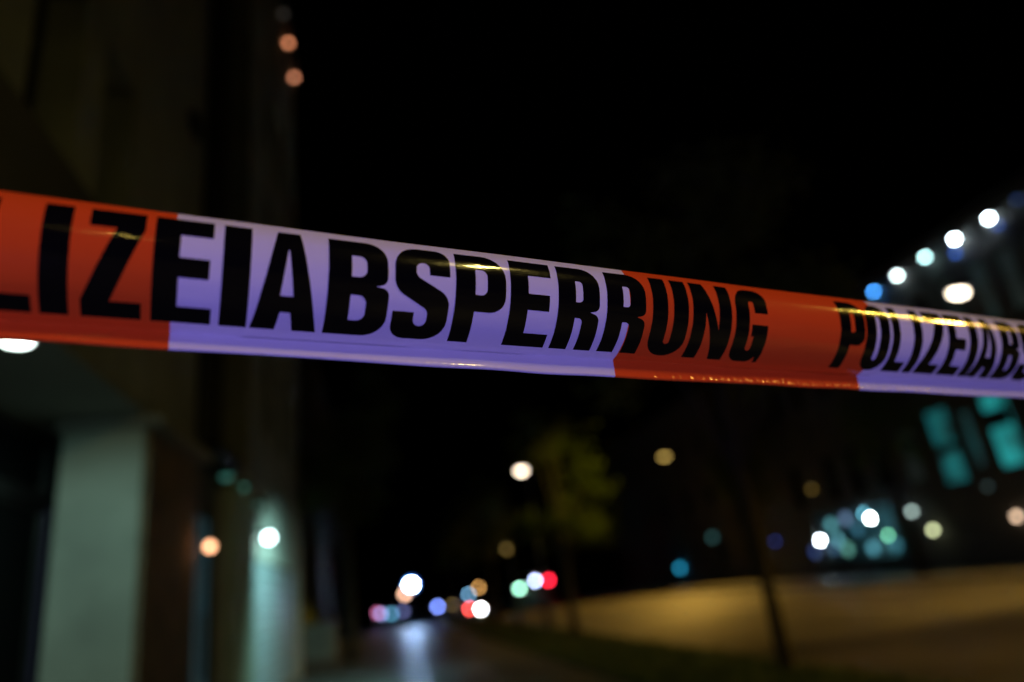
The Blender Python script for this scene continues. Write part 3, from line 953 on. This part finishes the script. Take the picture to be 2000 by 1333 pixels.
# ---- bold condensed letters as outlines in a unit box (s = stem width as a share of the letter width)
def fillet(pts):
    out = []
    n = len(pts)
    for i in range(n):
        x, y, r = pts[i]
        if r <= 0:
            out.append(Vector((x, y)))
            continue
        p = Vector((x, y))
        a = Vector(pts[i - 1][:2]) - p
        b = Vector(pts[(i + 1) % n][:2]) - p
        la, lb = a.length, b.length
        a.normalize(); b.normalize()
        ang = a.angle(b)
        d = min(r / math.tan(ang / 2), la * 0.5, lb * 0.5)
        rr = d * math.tan(ang / 2)
        p0, p1 = p + a * d, p + b * d
        cen = p + (a + b).normalized() * (rr / math.sin(ang / 2))
        v0, v1 = p0 - cen, p1 - cen
        tot = v0.angle_signed(v1)
        for k in range(8):
            t_ = -tot * k / 7
            cs, sn = math.cos(t_), math.sin(t_)
            out.append(cen + Vector((v0.x * cs - v0.y * sn, v0.x * sn + v0.y * cs)))
    return out


HT = 0.0555   # letter height along the tape


def glyph(ch, w):
    """outline loops in metres for a letter w wide and HT high."""
    H = HT
    s = min(0.0122, w * 0.42)
    b = 0.0098
    q = w
    if ch == 'I':
        return [[(0, 0, 0), (q, 0, 0), (q, H, 0), (0, H, 0)]]
    if ch == 'L':
        return [[(0, 0, 0), (q, 0, 0), (q, b, 0), (s, b, 0), (s, H, 0), (0, H, 0)]]
    if ch == 'E':
        return [[(0, 0, 0), (q, 0, 0), (q, b, 0), (s, b, 0), (s, .44 * H, 0), (q * .93, .44 * H, 0), (q * .93, .44 * H + b, 0), (s, .44 * H + b, 0),
                 (s, H - b, 0), (q * .97, H - b, 0), (q * .97, H, 0), (0, H, 0)]]
    if ch == 'Z':
        return [[(0, 0, 0), (q, 0, 0), (q, b, 0), (s * 1.12, b, 0), (q, H - b, 0), (q, H, 0), (q * .08, H, 0), (q * .08, H - b, 0), (q - s * 1.12, H - b, 0), (0, b, 0)]]
    if ch == 'A':
        k = q * .33
        return [[(0, 0, 0), (s, 0, 0), (s + .055 * q, .2 * H, 0), (q - s - .055 * q, .2 * H, 0), (q - s, 0, 0), (q, 0, 0), (q - k, H, 0), (k, H, 0)],
                [(q * .40, .36 * H, 0), (q * .60, .36 * H, 0), (q * .51, .80 * H, 0), (q * .49, .80 * H, 0)]]
    if ch == 'O':
        R_ = q * .48
        r_ = (q - 2 * s) * .5
        return [[(0, 0, R_), (q, 0, R_), (q, H, R_), (0, H, R_)], [(s, b, r_), (q - s, b, r_), (q - s, H - b, r_), (s, H - b, r_)]]
    if ch == 'U':
        R_ = q * .48
        r_ = (q - 2 * s) * .5
        return [[(0, 0, R_), (q, 0, R_), (q, H, 0), (q - s, H, 0), (q - s, b, r_), (s, b, r_), (s, H, 0), (0, H, 0)]]
    if ch == 'N':
        t_ = s * .9
        return [[(0, 0, 0), (t_, 0, 0), (t_, .62 * H, 0), (q - t_ * 1.05, 0, 0), (q, 0, 0), (q, H, 0), (q - t_, H, 0), (q - t_, .40 * H, 0), (t_ * 1.05, H, 0), (0, H, 0)]]
    if ch == 'P':
        return [[(0, 0, 0), (s, 0, 0), (s, .37 * H, 0), (q, .37 * H, .46 * q), (q, H, .46 * q), (0, H, 0)],
                [(s, .37 * H + b, 0), (q - s * .97, .37 * H + b, .2 * q), (q - s * .97, H - b, .2 * q), (s, H - b, 0)]]
    if ch == 'B':
        return [[(0, 0, 0), (q, 0, .40 * q), (q, .51 * H, .34 * q), (q * .78, .53 * H, 0), (q * .97, .56 * H, .26 * q), (q * .97, H, .38 * q), (0, H, 0)],
                [(s, b, 0), (q - s, b, .16 * q), (q - s, .43 * H, .16 * q), (s, .43 * H, 0)],
                [(s, .43 * H + b, 0), (q - s * 1.03, .43 * H + b, .15 * q), (q - s * 1.03, H - b, .15 * q), (s, H - b, 0)]]
    if ch == 'R':
        return [[(0, 0, 0), (s, 0, 0), (s, .40 * H, 0), (q - s, .40 * H, .14 * q), (q - s, 0, 0), (q, 0, 0), (q * .985, .44 * H, .22 * q), (q * .76, .475 * H, 0),
                 (q * .985, .50 * H, .2 * q), (q * .985, H, .42 * q), (0, H, 0)],
                [(s, .40 * H + b, 0), (q - s * 1.02, .40 * H + b, .17 * q), (q - s * 1.02, H - b, .17 * q), (s, H - b, 0)]]
    if ch == 'S':
        r1, r2 = .42 * q, .2 * q
        P_ = [(0, .31, r2 * 0), (0, 0, r1), (1, 0, r1), (1, .50, r1 * .75), (s / q, .68, r2 * .7), (s / q, .83, r2), (1 - s / q, .83, r2), (1 - s / q, .70, 0),
              (1, .70, 0), (1, 1, r1), (0, 1, r1), (0, .53, r1 * .75), (1 - s / q, .34, r2 * .7), (1 - s / q, .165, r2), (s / q, .165, r2), (s / q, .31, 0)]
        return [[(x * q, y * H, r) for x, y, r in P_]]
    if ch == 'G':
        R_, r_ = q * .46, (q - 2 * s) * .45
        return [[(q, .67 * H, 0), (q, H, R_), (0, H, R_), (0, 0, R_), (q * .70, 0, R_ * .5), (q * .84, .09 * H, 0), (q * .87, 0, 0), (q, 0, 0), (q, .52 * H, 0), (q * .5, .52 * H, 0),
                 (q * .5, .37 * H, 0), (q - s, .37 * H, 0), (q - s, b, r_), (s, b, r_), (s, H - b, r_), (q - s, H - b, r_), (q - s, .67 * H, 0)]]
    return []


V0 = FL + RAD * (R(-38.5) - A0)      # base line of the letters


def letter(ch, u0, u1):
    w = u1 - u0
    loops = []
    for lp in glyph(ch, w):
        pts = fillet(lp)
        cl = []
        for i, p in enumerate(pts):
            nx = pts[(i + 1) % len(pts)]
            d = (nx - p).length
            if d < 1e-6:
                continue
            k = max(1, int(d / 0.003))
            for j in range(k):
                cl.append(p.lerp(nx, j / k))
        loops.append(cl)

    def inside(x, y):
        c = False
        for lp in loops:
            for i in range(len(lp)):
                a, b = lp[i], lp[i - 1]
                if (a.y > y) != (b.y > y) and x < (b.x - a.x) * (y - a.y) / (b.y - a.y) + a.x:
                    c = not c
        return c
    vs, es = [], []
    for lp in loops:
        k = len(vs)
        vs += lp
        es += [(k + i, k + (i + 1) % len(lp)) for i in range(len(lp))]
    for i in range(1, int(w / 0.0028) + 1):
        for j in range(1, int(HT / 0.0028) + 1):
            x, y = (i - 0.5 + 0.25 * (j % 2)) * 0.0028, (j - 0.5) * 0.0028
            if x < w and inside(x, y):
                vs.append(Vector((x, y)))
    rv, re, rf, *_ = delaunay_2d_cdt(vs, es, [], 0, 1e-6)
    bm = bmesh.new()
    bv = [bm.verts.new(surf(u0 + p.x, V0 + p.y, 0.00016) - TA) for p in rv]
    for f in rf:
        cx = sum(rv[i].x for i in f) / 3
        cy = sum(rv[i].y for i in f) / 3
        if inside(cx, cy):
            bm.faces.new([bv[i] for i in f])
    for v in [v for v in bm.verts if not v.link_faces]:
        bm.verts.remove(v)
    bmesh.ops.recalc_face_normals(bm, faces=bm.faces[:])
    if bm.faces and sum((f.normal.dot(TN) for f in bm.faces)) < 0:
        bmesh.ops.reverse_faces(bm, faces=bm.faces[:])
    return obj('letter', bm, M['ink'], tape, True)


TEXT = [('P', -.0640, -.0350), ('O', -.0320, -.0035), ('L', 0.0, 0.0), ('I', .0142, .0256), ('Z', .0305, .0556), ('E', .0598, .0866), ('I', .0905, .1036), ('A', .1052, .1385),
        ('B', .1421, .1751), ('S', .1780, .2101), ('P', .2135, .2450), ('E', .2480, .2762), ('R', .2802, .3100), ('R', .3150, .3450), ('U', .3500, .3792),
        ('N', .3830, .4166), ('G', .4205, .4498)]
TEXT[2] = ('L', -.0130, .0110)
TEXT[1] = ('O', -.0465, -.0165)
TEXT[0] = ('P', -.0800, -.0500)
NEXT = [('P', .5230, .5498), ('O', .5515, .5782), ('L', .5812, .6025), ('I', .6062, .6165), ('Z', .6200, .6455), ('E', .6492, .6735), ('I', .6772, .6882), ('A', .6885, .7185),
        ('B', .7210, .7475), ('S', .7500, .7770)]
for ch, a, b in TEXT + NEXT:
    letter(ch, a, b)
sc_ = 0.88
for ch, a, b in TEXT[10:]:
    letter(ch, .7800 + (a - .2135) * sc_, .7800 + (b - .2135) * sc_)
for rep in range(-1, 4):
    if rep == 0:
        continue
    off = -0.588 if rep < 0 else 1.06 + (rep - 1) * 0.56
    for ch, a, b in TEXT:
        if rep < 0:
            letter(ch, a + off, b + off)
        else:
            letter(ch, off + (a + 0.08) * 0.92, off + (b + 0.08) * 0.92)

# post that carries the far end of the tape, out on the verge
pt = thing('barrier_post', 'slim steel post on the verge holding the far end of the tape', 'post', (TA + TD * 3.62)[:2] + (0.0,))
obj('pole', tube(bmesh.new(), [(0, 0, -0.02), (0, 0, 1.62)], [0.024, 0.024], 12), M['metal'], pt)
obj('cap', ball(0.03, 1, 1, 0.7, (0, 0, 1.63)), M['dark_metal'], pt)
